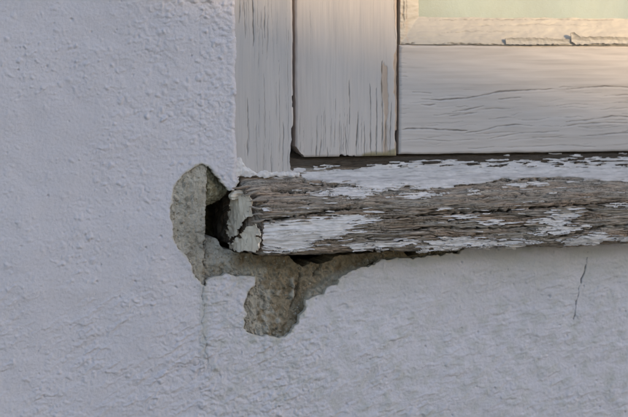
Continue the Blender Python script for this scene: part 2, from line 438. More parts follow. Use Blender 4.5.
stain_shade = np.maximum(stain_shade, 0.50 * sstep(330, 255, PY) * (PX > 300) * sstep(245, 250, PY) * np.clip(0.75 + 0.8 * fbm(A / 60, B / 12, 3, 82), 0, 1) * sstep(290, 360, PX))  # soft shadow under the sill put into the stain colour, with some dirt
Fw = -miss.copy()
opening = (A > OP_L - 0.01) & (A < OP_R + 0.01) & (B > OP_B - 0.01) & (B < OP_T + 0.01)
K = (Fw[:-1, :-1] + Fw[1:, :-1] + Fw[:-1, 1:] + Fw[1:, 1:]) > 0
K &= ~(opening[:-1, :-1] & opening[1:, 1:])
th = np.where(miss > -3, 7.0, 30.0)
wobL = np.where(B > OP_B - 2, sstep(14, 0, abs(A - OP_L)) * fineA * (1.6 * fbm(B / 26, 0 * B + 0.5, 3, 85) + 0.4), 0.0)
sheet('plaster_coat', A, B, np.where(miss > -4, Fw, 5.0), lambda a, b, h: P(a + wobL, b, h), hw, th, M['plaster'], house,
      dict(stain_shade=stain_shade, crack=np.clip(gr, 0, 1), edge=0.85 * edge), K=K)

# exposed mortar behind the plaster
mu = np.arange(iu(160), iu(600), 0.9); mw = np.arange(iw(350), iw(156), 0.9)
A, B = np.meshgrid(mu, mw, indexing='ij'); PX, PY = proj(A, B, -4)
wx, wy = PX + 1.0 * fbm(A / 5, B / 5, 3, 90), PY + 1.0 * fbm(A / 5, B / 5, 3, 93)
leftpatch = sstep(206, 204.5, wx + 0.03 * (PY - 240))
HOLE = [(205, 206), (214, 200), (226, 195), (232, 188), (238, 181), (238, 140), (640, 140), (640, 236), (560, 243), (470, 250), (424, 250), (419, 256), (411, 257), (404, 251), (338, 256.5), (333, 262), (321, 265), (312, 263), (305, 268), (298, 264), (291, 257), (262, 256), (236, 252.5), (225, 249), (221.5, 246), (219.5, 239.5), (205, 238.5)]
GREY = [(244, 296), (252, 290), (263, 293), (262, 303), (258, 318), (257, 336), (240, 336)]
SLIVER = [(289, 279), (297, 277), (298, 288), (297, 298), (292, 303), (290, 296), (294, 289)]
hole = sdf(wx, wy, HOLE)
hm = -12.0 + 9.4 * leftpatch + 3.5 * sstep(300, 335, PY) - 1.5 * sstep(262, 252, PY) * (1 - leftpatch)
hm += 3.0 * sstep(226, 219, wx) * (1 - leftpatch) * sstep(230, 238, PY) * sstep(275, 262, PY)
hm += 2.2 * sstep(1, 5, sdf(wx, wy, GREY)) + 3.5 * sstep(0, 3, sdf(wx, wy, SLIVER))
SHELF = [(305, 304), (309, 294), (318, 286), (330, 277), (347, 270), (360, 268), (345, 285), (330, 296), (312, 304)]
shelf = sstep(-1, 2, sdf(PX + 2.5 * fbm(A / 8, B / 8, 3, 151), PY + 2.5 * fbm(A / 8, B / 8, 3, 154), SHELF))
hm += 5.5 * shelf
hm += 1.5 * blobs(A, B, 4.5, 0.5, 21, 0.2, 0.45) + 0.9 * blobs(A, B, 2.6, 0.5, 22, 0.25, 0.5)
diag = (PX - 270) * 0.55 + (PY - 300) * 0.83
hm += (1 - leftpatch) * (3.0 * np.abs(fbm(((PX - 270) * 0.83 - (PY - 300) * 0.55) / 6, diag / 16, 4, 96)) - 1.2 + 1.2 * fbm(A / 12, B / 12, 3, 97))
hm += 0.55 * fbm(A / 4, B / 4, 4, 98) + 0.35 * fbm(A / 1.8, B / 1.8, 2, 99) + leftpatch * (0.9 * fbm(A / 16, B / 22, 3, 101) + 0.5 * fbm(A / 2.6, B / 30, 3, 102))
mlines = [([(300, 252), (299, 262), (302, 275), (300, 288), (296, 300), (291, 312)], 1.3, 1.0), ([(325, 258), (322, 268), (313, 279)], 1.5, 1.0),
          ([(204.6, 236), (204.2, 255), (204, 284)], 0.9, 1.0), ([(258, 292), (261, 306), (258, 322), (257, 334)], 0.8, 0.3),
          ([(285, 305), (280, 318), (274, 334)], 0.7, 0.4), ([(265, 262), (280, 268), (292, 266)], 0.9, 0.5)]
gm_ = groove(PX, PY, mlines, 2.0, 15); hm -= 3.5 * gm_
hm -= 14 * sstep(1, 7, -sdf(PX, PY, MISSING))
brown = (1 - leftpatch) * sstep(262, 275, PX - 0.9 * (PY - 262) * (PY < 262) + 22 * fbm(A / 10, B / 10, 2, 105))
brown = np.clip(np.maximum(brown, (1 - leftpatch) * sstep(228, 240, PX) * sstep(275, 262, PY)), 0, 1)
brown *= 1 - 0.85 * sstep(-1, 3, sdf(wx, wy, GREY)) - 0.9 * sstep(0, 2, sdf(wx, wy, SLIVER)) * (sdf(wx, wy, GREY) < -1)
brown = np.clip(brown, 0, 1) * (1 - 0.5 * sstep(300, 340, PX) * sstep(268, 280, PY))
brown = brown * (1 - 0.75 * shelf)
brown = np.maximum(brown, 0.35 * leftpatch * np.clip(0.3 + 1.2 * fbm(A / 12, B / 20, 3, 107), 0, 1))
dirt = np.clip(0.75 + 0.2 * brown, 0, 1)
sheet('exposed_mortar', A, B, np.where(hole > -4, -hole, 5.0), lambda a, b, h: P(a, b, h), hm, 45.0, M['mortar'], house,
      dict(brown=brown, dirt=dirt, crack=0.45 * np.clip(gm_, 0, 1)))

# loose grit clinging in the break
rg = np.random.RandomState(12); GV = []; GT = []; gn = 0
oct_ = np.array([[1, 0, 0], [-1, 0, 0], [0, 1, 0], [0, -1, 0], [0, 0, 1], [0, 0, -1]], float); of = np.array([[0, 2, 4], [2, 1, 4], [1, 3, 4], [3, 0, 4], [2, 0, 5], [1, 2, 5], [3, 1, 5], [0, 3, 5]])
inside = sdf(PX, PY, MISSING); okc = np.argwhere((inside > 0.4) & (hole < -1.5) & ((inside < 6) | (rg.rand(*inside.shape) < 0.25)))
for a, b in okc[rg.choice(len(okc), 520, replace=False)]:
    r_ = 0.45 + 1.5 * rg.rand() ** 3
    v = oct_ * (0.6 + 0.7 * rg.rand(6, 1)) * r_ + rg.uniform(-.3, .3, (6, 3)) * r_
    GV.append(P(A[a, b] + v[:, 0], B[a, b] + v[:, 2], hm[a, b] + 0.2 * r_ + v[:, 1])); GT.append(of + gn); gn += 6
gat = dict(brown=np.repeat(rg.rand(520) * 0.7, 6), dirt=np.repeat(rg.rand(520), 6), crack=np.zeros(gn))
tag(mesh_obj('loose_grit', np.concatenate(GV), None, M['mortar'], house, tris=np.concatenate(GT), attrs=gat, smooth=np.zeros(len(GT) * 8, bool)), kind='stuff')

# rubble stone showing above the hole
STONE = [(199, 164), (207, 164), (214, 170), (222, 180), (231, 190), (229, 195), (224, 199), (217, 203), (209, 206), (203, 207), (200, 190)]
A, B = np.meshgrid(np.arange(iu(194), iu(238), 0.6), np.arange(iw(212), iw(158), 0.6), indexing='ij'); PX, PY = proj(A, B, -8)
f = sdf(PX + 1.2 * fbm(A / 5, B / 5, 3, 110), PY + 1.2 * fbm(A / 5, B / 5, 3, 113), STONE)
hs = -14 + 9.5 * np.sqrt(np.clip(f, 0, 9) / 9) - 0.22 * (PX - 204) + 2.2 * fbm(A / 9, B / 9, 3, 115) + 1.2 * fbm(A / 3, B / 3, 3, 118)
sheet('rubble_stone', A, B, f, lambda a, b, h: P(a, b, h), hs, 36.0, M['stone'], house)

# inside of the pocket behind the sill end
hu0, hu1 = iu(193), iu(420); hw0, hw1 = iw(268), iw(182)
def pocket():
    n = 26
    g1, g2 = np.linspace(0, 1, n), np.linspace(0, 1, n); V = []; Q = []; c = 0
    def patch(fn):
        nonlocal c
        a, b = np.meshgrid(g1, g2, indexing='ij'); p = fn(a, b)
        p = p + S * 3.0 * np.stack([fbm(a * 6 + i * 7, b * 6, 3, 120 + i) for i in range(3)], -1)
        V.append(p.reshape(-1, 3)); k = np.arange(n * n).reshape(n, n) + c; c += n * n
        Q.append(np.stack([k[:-1, :-1], k[1:, :-1], k[1:, 1:], k[:-1, 1:]], -1).reshape(-1, 4))
    D0, D1 = -22.0, -170.0
    patch(lambda a, b: P(hu0 + (hu1 - hu0) * a, hw0 + (hw1 - hw0) * b, D1))
    patch(lambda a, b: P(hu0 + 0 * a, hw0 + (hw1 - hw0) * b, D1 + (D0 - D1) * a))
    patch(lambda a, b: P(hu0 + (hu1 - hu0) * a, hw0 + 0 * a, D0 + (D1 - D0) * b))
    patch(lambda a, b: P(hu0 + (hu1 - hu0) * a, hw1 + 0 * a, D1 + (D0 - D1) * b))
    return np.concatenate(V), np.concatenate(Q)
pv, pq = pocket()
mesh_obj('pocket_lining', pv, pq, M['stone'], house)
# the rest of the house behind the wall face: closed body and roof
hb = mat_plain('house_body', (0.45, 0.44, 0.42), (0.5, 0.49, 0.47))
x0, x1, z1 = U_L * S, U_R * S, Z0 + W_T * S
boxes('house_body', [(x0, x1, 3.2, 3.35, 0.0, z1), (x0, x0 + 0.15, 0.025, 3.2, 0.0, z1), (x1 - 0.15, x1, 0.025, 3.2, 0.0, z1), (x0 + 0.15, x1 - 0.15, 0.14, 3.2, 0.0, 0.1)], hb, house)
rm = mat_plain('dark_roof', (0.10, 0.08, 0.07), (0.15, 0.11, 0.09))
boxes('roof_slab', [(x0 - 0.2, x1 + 0.2, -0.60, 3.6, z1 + 0.002, z1 + 0.14)], rm, house)  # unseen eave, overhang widened to cut the light from above

# ------------------------------------------------------------------ painted boards of the window
def board(name, parent, u0, u1, w0, w1, d, thick, mat, vertical, lines=(), bare=None, ochre=None, shape=None, step=0.8, rnd=1.6, amp=0.5, seed=0, hair=0.0, lift=0.0, cuts=()):
    gu_ = lines1(u0, u1, VL, VR, 0.5 if vertical else 1.0, 4, 150, 16); gw_ = lines1(w0, w1, VB, VT, 1.0 if vertical else 0.5, 4, 150, 16)
    A, B = np.meshgrid(gu_, gw_, indexing='ij'); PX, PY = proj(A, B, d)
    g = (B, A) if vertical else (A, B)
    h = amp * fbm(g[0] / 130, g[1] / 22, 3, 200 + seed) + 0.07 * fbm(g[0] / 60, g[1] / 3.2, 3, 210 + seed)
    ed = np.minimum(np.minimum(A - u0, u1 - A), np.minimum(B - w0, w1 - B))
    h -= rnd * np.clip(1 - (ed + 0.35 * fbm(A / 9, B / 9, 2, 220 + seed)) / 2.4, 0, 1) ** 2
    gr = groove(PX, PY, [(p_, 0.88 * w_, 1.0 * s_) for p_, w_, s_ in lines], 0.35, 230 + seed, 0.2)
    n = pn(g[0] / 55, g[1] / 3.1 + 0.8 * pn(g[0] / 40, g[1] / 30, 243 + seed), 240 + seed); zone = sstep(0.05, 0.5, pn(g[0] / 90, g[1] / 24, 241 + seed))
    hairs = hair * np.clip(1 - abs(n) / 0.07, 0, 1) * zone
    cr = np.clip(np.maximum(gr, hairs), 0, 1)
    h -= 1.0 * cr
    if lift: h += lift * groove(PX, PY, [([(x, y + 2.0) for x, y in p], 2.0 * w, s) for p, w, s in lines if not vertical], 0.35, 230 + seed, 0.2)
    bm = np.zeros_like(A); oc = np.zeros_like(A)
    if bare:
        for poly, st in bare:
            q = sdf(PX + 1.2 * fbm(g[1] * 0 + A / 4, B / 10, 3, 250), PY + 2.5 * fbm(A / 3, B / 12, 3, 253), poly)
            bm = np.maximum(bm, st * sstep(-0.6, 0.6, q))
    if ochre:
        for poly, st in ochre:
            oc = np.maximum(oc, st * sstep(-1.5, 1.5, sdf(PX + 1.5 * fbm(A / 4, B / 4, 3, 256), PY, poly)))
    h -= 0.6 * bm
    if shape is not None: h = h + shape(A, B, PX, PY)
    gc = np.stack([g[0], g[1], 0 * A + seed * 3.7], -1)
    wa = (0.7 * pn(B / 60, 0 * B + seed, 260) + 0.35 * pn(B / 11, 0 * B + seed, 261)) if vertical else 0 * A
    wb = 0 * A if vertical else (0.7 * pn(A / 60, 0 * A + seed, 262) + 0.35 * pn(A / 11, 0 * A + seed, 263))
    Fb = None
    if cuts:
        Fb = np.full(A.shape, 5.0)
        for poly in cuts: Fb = np.minimum(Fb, -sdf(PX + 1.3 * fbm(A / 6, B / 9, 3, 270 + seed), PY + 1.6 * fbm(A / 6, B / 9, 3, 274 + seed), poly))
    return sheet(name, A, B, Fb, lambda a, b, hh: P(a + wa, b + wb, d + hh), h, thick, mat, parent, dict(bare=bm, ochre=oc, crack=cr, gc=gc))
rng = np.random.RandomState(4)
def vcr(x, y0, y1, wd=0.55, st=0.8):
    dx = rng.uniform(-1.2, 1.2); k = [(x + dx * i / 4 + rng.uniform(-0.35, 0.35), y0 + (y1 - y0) * i / 4) for i in range(5)]
    return (k, wd, st)
# --- fixed frame
frame = empty('timber_frame', tuple(P((OP_L + OP_R) / 2, OP_B, -20)), 'grey painted fixed window jamb with fine vertical cracks set against the rough wall', 'window frame')
JR = iu(293, 80, -3); FD = -3.0
jl = [vcr(252.5, -4, 47, 0.75, 0.9), vcr(244, -5, 40, .5, .6), vcr(247, 95, 160), vcr(240, -4, 24, .6, .7), vcr(265, 5, 38), vcr(268, -5, 60, .4, .5), vcr(261, 10, 30, .5, .6), vcr(264, 70, 150, .4, .45),
      vcr(279, 60, 168, .4, .5), vcr(283, 120, 174, .5, .7), vcr(256, 120, 172, .4, .5), vcr(271, 140, 174, .5, .6), vcr(288, 30, 150, .4, .4)]
for k in range(34):
    x = rng.uniform(238, 291); y = rng.choice([-6, 0, 20, 90, 120, 150]) + rng.uniform(-10, 10); jl.append(vcr(x, y, y + rng.uniform(12, 60), rng.uniform(.25, .4), rng.uniform(.15, .5)))
board('jamb', frame, OP_L - 5, JR, OP_B + 0.5, OP_T, FD, 60, M['jamb'], True, jl,
      bare=[([(236, 176), (236, 171), (250, 174), (268, 172.5), (292, 175), (292, 178)], 0.8)], seed=1, cuts=[[(291.6, 128), (296, 120), (296, 174), (291, 170), (289.5, 160), (291, 148)], [(292.3, 96), (296, 92), (296, 112), (292, 106)]])
board('jamb', frame, OP_R - 75, OP_R, OP_B + 0.5, OP_T, FD, 60, M['jamb'], True, seed=2)
board('head', frame, JR + 0.6, OP_R - 75.6, OP_T - 75, OP_T, FD - 0.5, 60, M['jamb'], False, seed=3)
A, B = np.meshgrid(np.arange(OP_L - 1, iu(304, 170, FD), 0.6), np.arange(iw(183, 260, FD), iw(152, 260, FD), 0.6), indexing='ij'); PX, PY = proj(A, B, FD)
f = sdf(PX + 1.6 * fbm(A / 6, B / 6, 3, 350), PY + 1.4 * fbm(A / 6, B / 6, 3, 353), [(230, 156), (240, 158), (244, 165), (253, 170.5), (257, 173), (262, 171), (275, 172.5), (292, 171.5), (300, 173), (300, 177.2), (275, 176.5), (263, 178), (255, 175.3), (250, 177.2), (243, 176), (230, 179.5)])
h = 0.9 * np.sqrt(np.clip(f, 0, 4) / 4) + 0.9 * np.abs(fbm(A / 7, B / 6, 3, 356)) + 0.4
z = np.zeros_like(A)
sheet('paint_smear', A, B, f, lambda a, b, hh: P(a, b, FD + hh), h, 2.5, M['flake'], frame, dict(gc=np.stack([A, B * 0.3, z], -1), crack=z), back=True)
# --- sash
SD = -13.0
SL = iu(295.6, 80, SD); SC = iu(397.0, 100, SD); RL = iu(400.0, 100, SD); SB = iw(156.5, 340, SD)
RT = iw(45.5, 500, SD); GB = iw(18.5, 520, SD - 12); GL = iu(419, 10, SD - 12)
SRt = OP_R - 79; STop = OP_T - 79
sash = empty('casement', tuple(P((SL + SRt) / 2, SB, SD)), 'grey painted casement window with cracked bottom rail and sunlit warm upper part', 'casement')
slc = [vcr(349, 78, 124, .5, .75), vcr(357.5, 110, 158, .6, .9), vcr(370, 84, 158, .6, .9), vcr(376, 88, 157, .5, .8), vcr(363.5, 120, 158, .5, .7), vcr(382, 60, 157, .7, .9), vcr(386, 120, 156, .6, .8), vcr(391, 100, 157, .6, .8),
       vcr(345, 125, 157, .4, .7), vcr(316, 144, 158, .5, .8), vcr(321, 140, 158, .5, .7), vcr(339, 130, 158, .5, .6), vcr(327, 146, 158, .5, .7), vcr(396, 40, 155, .5, .6), vcr(394, -5, 40, .5, .5), vcr(310, -5, 60, .3, .3)]
for k in range(40):
    x = rng.uniform(330, 397) if k < 28 else rng.uniform(297, 350); y1_ = rng.uniform(146, 159); slc.append(vcr(x, y1_ - rng.uniform(8, 50), y1_, rng.uniform(.25, .4), rng.uniform(.2, .6)))
board('stile', sash, SL, SC, SB, STop, SD, 30, M['sash'], True, slc,
      bare=[([(381.5, 66), (384, 62), (387.5, 68), (388, 100), (387, 140), (388, 157), (383, 157), (384, 120), (382, 90)], 0.7), ([(393.5, 55), (398.5, 46), (398.5, 157), (395, 157), (394.5, 110)], 0.8),
            ([(394, -5), (399, -5), (399, 20), (396, 30)], 0.6)],
      ochre=[([(362, 154), (372, 151.5), (385, 152), (396, 148), (398, 158), (362, 158)], 0.8)], seed=4, cuts=[[(293, 142), (297, 147), (299.5, 153), (306, 156), (306, 160), (292, 160)], [(394, 132), (400, 128), (400, 147), (396.5, 142)], [(340, 155.6), (352, 155), (360, 157), (340, 160)]])
board('stile', sash, SRt - 100, SRt, SB, STop, SD, 30, M['sash'], True, seed=5)
rl = [([(412, 92), (422, 92.5), (432, 93)], .55, .75), ([(420, 99), (440, 99.5), (466, 98.5), (484, 94.5), (500, 91.5), (530, 90), (556, 88.5)], .65, .85), ([(566, 89.5), (585, 87.5), (604, 86), (640, 88)], .6, .85),
      ([(399, 130.5), (412, 128.5), (430, 128.5), (450, 130), (468, 131)], .9, 1.0), ([(464, 133), (480, 131), (498, 126), (516, 124.5), (536, 126)], .6, .8), ([(566, 122), (590, 119.5), (612, 116), (640, 117)], .6, .8),
      ([(498, 99), (508, 98.5), (521, 97.5)], .6, .8), ([(452, 112), (466, 110), (484, 105.5)], .5, .7), ([(448, 116), (462, 115), (478, 112)], .5, .65), ([(560, 127), (580, 124), (606, 122), (640, 124)], .5, .8),
      ([(420, 104.5), (430, 105), (436, 104)], .5, .7), ([(584, 136), (604, 134), (640, 132)], .5, .7), ([(400, 141), (420, 139), (450, 141), (480, 139)], .45, .5), ([(486, 139), (520, 133), (560, 131)], .45, .6),
      ([(555, 106), (575, 104), (590, 104.5)], .4, .5), ([(600, 96), (640, 94)], .5, .6), ([(500, 148), (560, 145), (600, 147)], .4, .5)]
for k in range(16):
    y = 49 + k * 4.6 + rng.uniform(-1, 1); L = rng.uniform(2, 11)
    rl.append(([(399.5, y), (399.5 + L / 2, y + rng.uniform(-.6, .6)), (399.5 + L, y + rng.uniform(-1, 1))], .4, rng.uniform(.15, .5)))
for k in range(46):
    x = rng.uniform(402, 630); y = rng.choice([92, 98, 106, 113, 120, 127, 134, 141, 147]) + rng.uniform(-3, 3) - 0.022 * (x - 400); L = rng.uniform(10, 46)
    rl.append(([(x, y), (x + L / 3, y - rng.uniform(-.5, 1.4)), (x + 2 * L / 3, y - rng.uniform(0, 2.4)), (x + L, y - rng.uniform(0, 2.6))], rng.uniform(.3, .45), rng.uniform(.2, .6)))
board('bottom_rail', sash, RL, SRt - 100.8, SB + 1.2, RT, SD - 1.5, 30, M['sash'], False, rl, seed=6, amp=0.9, lift=0.3)
board('top_rail', sash, RL, SRt - 100.8, STop - 95, STop, SD - 1.5, 30, M['sash'], False, seed=7)
# putty fillets sloping back to the glass
pu = lines1(RL + 0.3, SRt - 101, VL, VR, 0.8, 4, 150, 16); pw = lines1(RT + 0.8, STop - 95, VB, VT, 0.7, 4, 150, 16)
A, B = np.meshgrid(pu, pw, indexing='ij'); PX, PY = proj(A, B, SD - 8)
fb_ = (B - (RT + 0.8)) / (GB - RT); fl_ = (A - (RL + 0.3)) / (GL - RL)
fb_ = fb_ + 0.03 * fbm(A / 22, B / 30, 3, 330); fl_ = fl_ + 0.03 * fbm(A / 30, B / 22, 3, 333)
depth_f = np.clip(np.minimum(fb_, fl_), 0, 1.1)
h = -13.0 * depth_f ** 1.15 + 0.8 * fbm(A / 26, B / 9, 3, 336) + 0.3 * fbm(A / 9, B / 3, 3, 338)
gr = groove(PX, PY, [([(399, 43.5), (404, 44.5), (413, 43.5)], 1.0, 1.0), ([(430, 44.3), (448, 43.5), (462, 44.2), (500, 45)], .8, .9), ([(430, 20), (480, 19.5), (540, 19.5), (640, 20)], .5, .5),
                      vcr(401.5, -6, 30, .8, .8), vcr(405, -6, 20, .6, .6), ([(440, 33), (480, 31), (520, 32)], .35, .35), ([(470, 26), (540, 24), (600, 26)], .35, .35)], 0.9, 340)
h -= 1.4 * gr
z = np.zeros_like(A); bare_ = 0.6 * sstep(0.1, 0.5, fbm(A / 6, B / 9, 3, 344)) * sstep(410, 403, PX)
sheet('glazing_putty', A, B, (1 - np.minimum(fb_, fl_)) * 25, lambda a, b, hh: P(a, b, SD - 1.0 + hh), h, 16.0, M['bead'], sash,
      dict(bare=bare_, ochre=z, crack=np.clip(gr, 0, 1), gc=np.stack([A, B, z], -1)))
gp = boxes('glass_pane', [(RL * S, (SRt - 101) * S, -(SD - 15) * S, -(SD - 15) * S + 0.003, Z0 + (RT + 4) * S, Z0 + (STop - 90) * S)], M['glass'], sash)
# lifted strips of paint along the seam above the rail
def strip(name, poly, d, parent, mat, curl, seed, ax=(0, 0, 1)):
    p = np.array(poly); A, B = np.meshgrid(np.arange(iu(p[:, 0].min() - 3, 40, d), iu(p[:, 0].max() + 3, 40, d), 0.6), np.arange(iw(p[:, 1].max() + 3, 560, d), iw(p[:, 1].min() - 3, 560, d), 0.5), indexing='ij')
    PX, PY = proj(A, B, d); f = sdf(PX, PY + 0.7 * fbm(A / 5, B / 4, 3, seed), poly)
    h = curl * np.exp(-np.clip(f, 0, 9) / 1.6) + 0.4 * fbm(A / 8, B / 4, 3, seed + 3) + 0.05 * (45 - PY)
    z = np.zeros_like(A)
    return sheet(name, A, B, f, lambda a, b, hh: P(a, b, d + hh), h, 1.1, mat, parent, dict(bare=z, ochre=z, crack=z, gc=np.stack([A, B, z + seed], -1)), back=True)
strip('paint_curl', [(505, 38.5), (520, 37.5), (545, 38), (569, 39.5), (569.5, 43.5), (540, 44.5), (506, 44.3)], SD + 0.1, sash, M['bead'], 0.9, 310)
strip('paint_curl', [(570, 33), (573, 32), (580, 37), (600, 36.5), (640, 38), (640, 43.5), (600, 43.5), (576, 44.5), (571, 42)], SD + 0.2, sash, M['bead'], 1.6, 320)
# curtain added close behind the glass so the pane looks bright
bm_ = mat_plain('added_curtain_cloth', (0.59, 0.645, 0.73), (0.65, 0.70, 0.77), 8, 0.85, 900, 0.0006)
gx = np.linspace((SL + 40) * S, (SRt - 40) * S, 160); gz = np.linspace(Z0 + (SB + 20) * S, Z0 + (STop - 20) * S, 40)
X, Zz = np.meshgrid(gx, gz, indexing='ij'); Yb = 0.062 + 0.0012 * np.sin(X * 75 + 1.2 * np.sin(X * 13)) + 0.0012 * np.sin(X * 31)
V = np.stack([X, Yb, Zz], -1)
n, m = X.shape; k = np.arange(n * m).reshape(n, m)
qs = np.stack([k[:-1, :-1], k[1:, :-1], k[1:, 1:], k[:-1, 1:]], -1).reshape(-1, 4)
bo = mesh_obj('added_curtain', V, qs, bm_)
tag(bo, 'pale cream green curtain glowing behind the window glass', 'curtain')
md = bo.modifiers.new('solid', 'SOLIDIFY'); md.thickness = 0.0015; md.offset = 1.0

# ------------------------------------------------------------------ the rotten sill
sill = empty('weathered_plank', tuple(P(0, iw(250, 400, 34), 0)), 'rotten weathered wooden sill with peeling white paint and broken left end', 'window sill')
prof_px = [(149, -34), (157.0, -17), (166, -10.5), (175.5, -3.5), (179, 2), (187, 13), (194, 24), (199, 30.5), (206, 34.5), (215, 36), (228, 36.5), (240, 35.5), (246, 34), (249.5, 30), (250.5, 24)]
pd = [d for _, d in prof_px]; pz = [iw(y, 440, d) for y, d in prof_px]
pz0 = pz[-1]
pd += [5, -30, -118, -118, -60]; pz += [pz0 + 2.5, pz0 + 3, pz0 + 3, pz[0] - 18, pz[0] - 14]
pd = np.array(pd + [pd[0]]); pz = np.array(pz + [pz[0]])
# smooth closed profile by arc length
seg = np.sqrt(np.diff(pd) ** 2 + np.diff(pz) ** 2); arc = np.concatenate([[0], np.cumsum(seg)])
ARC_VIS = arc[15]
tf = np.arange(0, ARC_VIS + 6, 0.38); tc = np.arange(ARC_VIS + 8, arc[-1] - 1, 6.0)
tt = np.concatenate([tf, tc, [arc[-1]]])
def prof(t):
    o = 0
    offs = (-2.2, -1.1, 0, 1.1, 2.2)
    d = sum(np.interp(np.clip(t + q, 0, arc[-1]), arc, pd) for q in offs) / 5
    z = sum(np.interp(np.clip(t + q, 0, arc[-1]), arc, pz) for q in offs) / 5
    return d, z
def prof_n(t):
    d0, z0 = prof(np.clip(t - 0.8, 0, arc[-1])); d1, z1 = prof(np.clip(t + 0.8, 0, arc[-1]))
    td, tz = d1 - d0, z1 - z0; L = np.sqrt(td * td + tz * tz) + 1e-9
    return -tz / L, td / L              # outward normal (d,z): profile runs from the back over the nose and down
US = iu(262.5, 230, 36)                  # front corner of the broken end
def xs(d): return US - 11.0 * sstep(36, 2, d) - 2.0 * sstep(0, -60, d)
UE = OP_R + 40
sg = lines1(0.0, UE - US, -1, VR - US + 4, 0.75, 3.0, 200, 8)
Sg, Tg = np.meshgrid(sg, tt, indexing='ij')
def sill_pos(s, t, h):
    d, z = prof(t); nd, nz = prof_n(t)
    rag = np.exp(-s / 10.0)
    u = xs(d) + s + rag * (1.8 * pn(t / 4.0, t * 0 + 0.3, 401) + 1.2 * pn(t / 1.7, t * 0 + 0.7, 402))
    rd = np.exp(-s / 3.0) * -2.2
    return P(u, z + nz * (h + rd), d + nd * (h + rd))
D_, Z_ = prof(Tg); PX, PY = proj(xs(D_) + Sg, Z_, D_)
ws = Tg + 1.6 * pn(Sg / 46, Tg / 18, 411) + 0.5 * pn(Sg / 14, Tg / 7, 412)     # wandering grain
grain = fbm(Sg / 42, ws / 2.4, 4, 414, 0.65)
coarse = fbm(Sg / 95, ws / 11, 3, 420)
split_n = pn(Sg / 70, ws / 4.6, 424)
split = np.clip(1 - abs(split_n) / 0.10, 0, 1) * sstep(-0.1, 0.35, pn(Sg / 60, ws / 9, 425))
check = np.clip(1 - abs(pn(Sg / 3.2, ws / 6, 428)) / 0.15, 0, 1) * sstep(-0.1, 0.25, pn(Sg / 34, ws / 9, 429))
sl_lines = [([(258, 222.5), (275, 219.5), (300, 215.5), (325, 211), (350, 208), (372, 206.5)], 1.5, 1.0), ([(300, 181), (318, 184), (336, 185), (352, 184.5)], 1.3, 1.0),
            ([(430, 186), (460, 183), (505, 179), (545, 178.5), (570, 178)], 1.3, 0.9), ([(380, 219), (430, 215), (500, 211), (548, 207), (640, 200)], 1.1, 0.9),
            ([(245, 190), (270, 189), (300, 191), (330, 190)], 1.2, .8), ([(395, 231), (440, 228), (500, 229), (530, 226)], 1.0, .8), ([(560, 237), (600, 228), (640, 224)], 1.1, .8), ([(250, 199), (280, 200), (310, 204)], 1.0, .8)]
sgv = groove(PX, PY, sl_lines, 1.4, 431)
front = sstep(178, 188, PY)
fine_split = np.maximum(np.clip(1 - abs(pn(Sg / 30, ws / 2.0, 426)) / 0.16, 0, 1) * sstep(-0.3, 0.15, pn(Sg / 45, ws / 7, 427)), 0.8 * np.clip(1 - abs(pn(Sg / 48, ws / 1.5, 436)) / 0.14, 0, 1) * sstep(-0.2, 0.2, pn(Sg / 30, ws / 5, 437)))
hwd = 1.35 * grain + 1.6 * coarse - 3.0 * split - 2.0 * fine_split - 0.9 * check - 1.0
hwd = hwd * (0.45 + 0.55 * front) - 4.5 * sgv
hwd += -2.5 * sstep(245, 252, PY) * sstep(0.0, 0.6, pn(Sg / 30, Sg * 0 + 0.4, 433))
hid = sstep(ARC_VIS, ARC_VIS + 5, Tg)
hwd = hwd * (1 - hid) - 1.0 * hid
crk = np.clip(0.9 * split + 0.8 * fine_split + 0.5 * check + 1.0 * sgv, 0, 1) * (1 - hid)
darken = 0.9 * sstep(171, 165, PY) * (1 - hid) + 0.35 * hid  # darkens the wood at the sash joint and on the underside
gcs = np.stack([Sg, ws, 0 * Sg], -1)
# body + end cap
body_pos = sill_pos(Sg, Tg, hwd)
n, m = Sg.shape; k = np.arange(n * m).reshape(n, m)
Q = [np.stack([k[:-1, :-1], k[1:, :-1], k[1:, 1:], k[:-1, 1:]], -1).reshape(-1, 4)[:, ::-1]]
V = [body_pos.reshape(-1, 3)]; at_gc = [gcs.reshape(-1, 3)]; at_c = [crk.ravel()]; at_d = [darken.ravel()]
ring0 = body_pos[0]; cd_, cz_ = -32.0, float(np.mean([pz[5], pz0])) - 2
nr = 40; base = n * m; prev = np.arange(m)
rd0, rz0 = -ring0[:, 1] / S, (ring0[:, 2] - Z0) / S; ru0 = ring0[:, 0] / S
for r in range(1, nr + 1):
    f = 1 - r / nr
    d = cd_ + (rd0 - cd_) * f; z = cz_ + (rz0 - cz_) * f
    rr = np.sqrt((d + 40) ** 2 + ((z - cz_) * 1.4 + 30) ** 2)         # growth rings
    u = xs(d) + 2.4 * fbm(d / 12, z / 9, 3, 440) + 0.9 * np.sin(rr / 2.1 + 2 * pn(d / 20, z / 20, 441)) * (1 - f * 0.3) + (ru0 - xs(rd0)) * max(0, 1 - r / 4)
    V.append(P(u, z, d)); at_gc.append(np.stack([d * 0.5 + 300, rr * 0.9, 0 * d], -1)); at_c.append(0.25 * (np.sin(rr / 2.1) < -0.3)); at_d.append(np.full(m, 0.25))
    cur = base + np.arange(m); base += m
    Q.append(np.stack([prev[:-1], prev[1:], cur[1:], cur[:-1]], -1)[:, ::-1]); prev = cur
mesh_obj('wooden_board', np.concatenate(V), np.concatenate(Q), M['wood'], sill, attrs=dict(gc=np.concatenate(at_gc), crack=np.concatenate(at_c), darken=np.concatenate(at_d)))

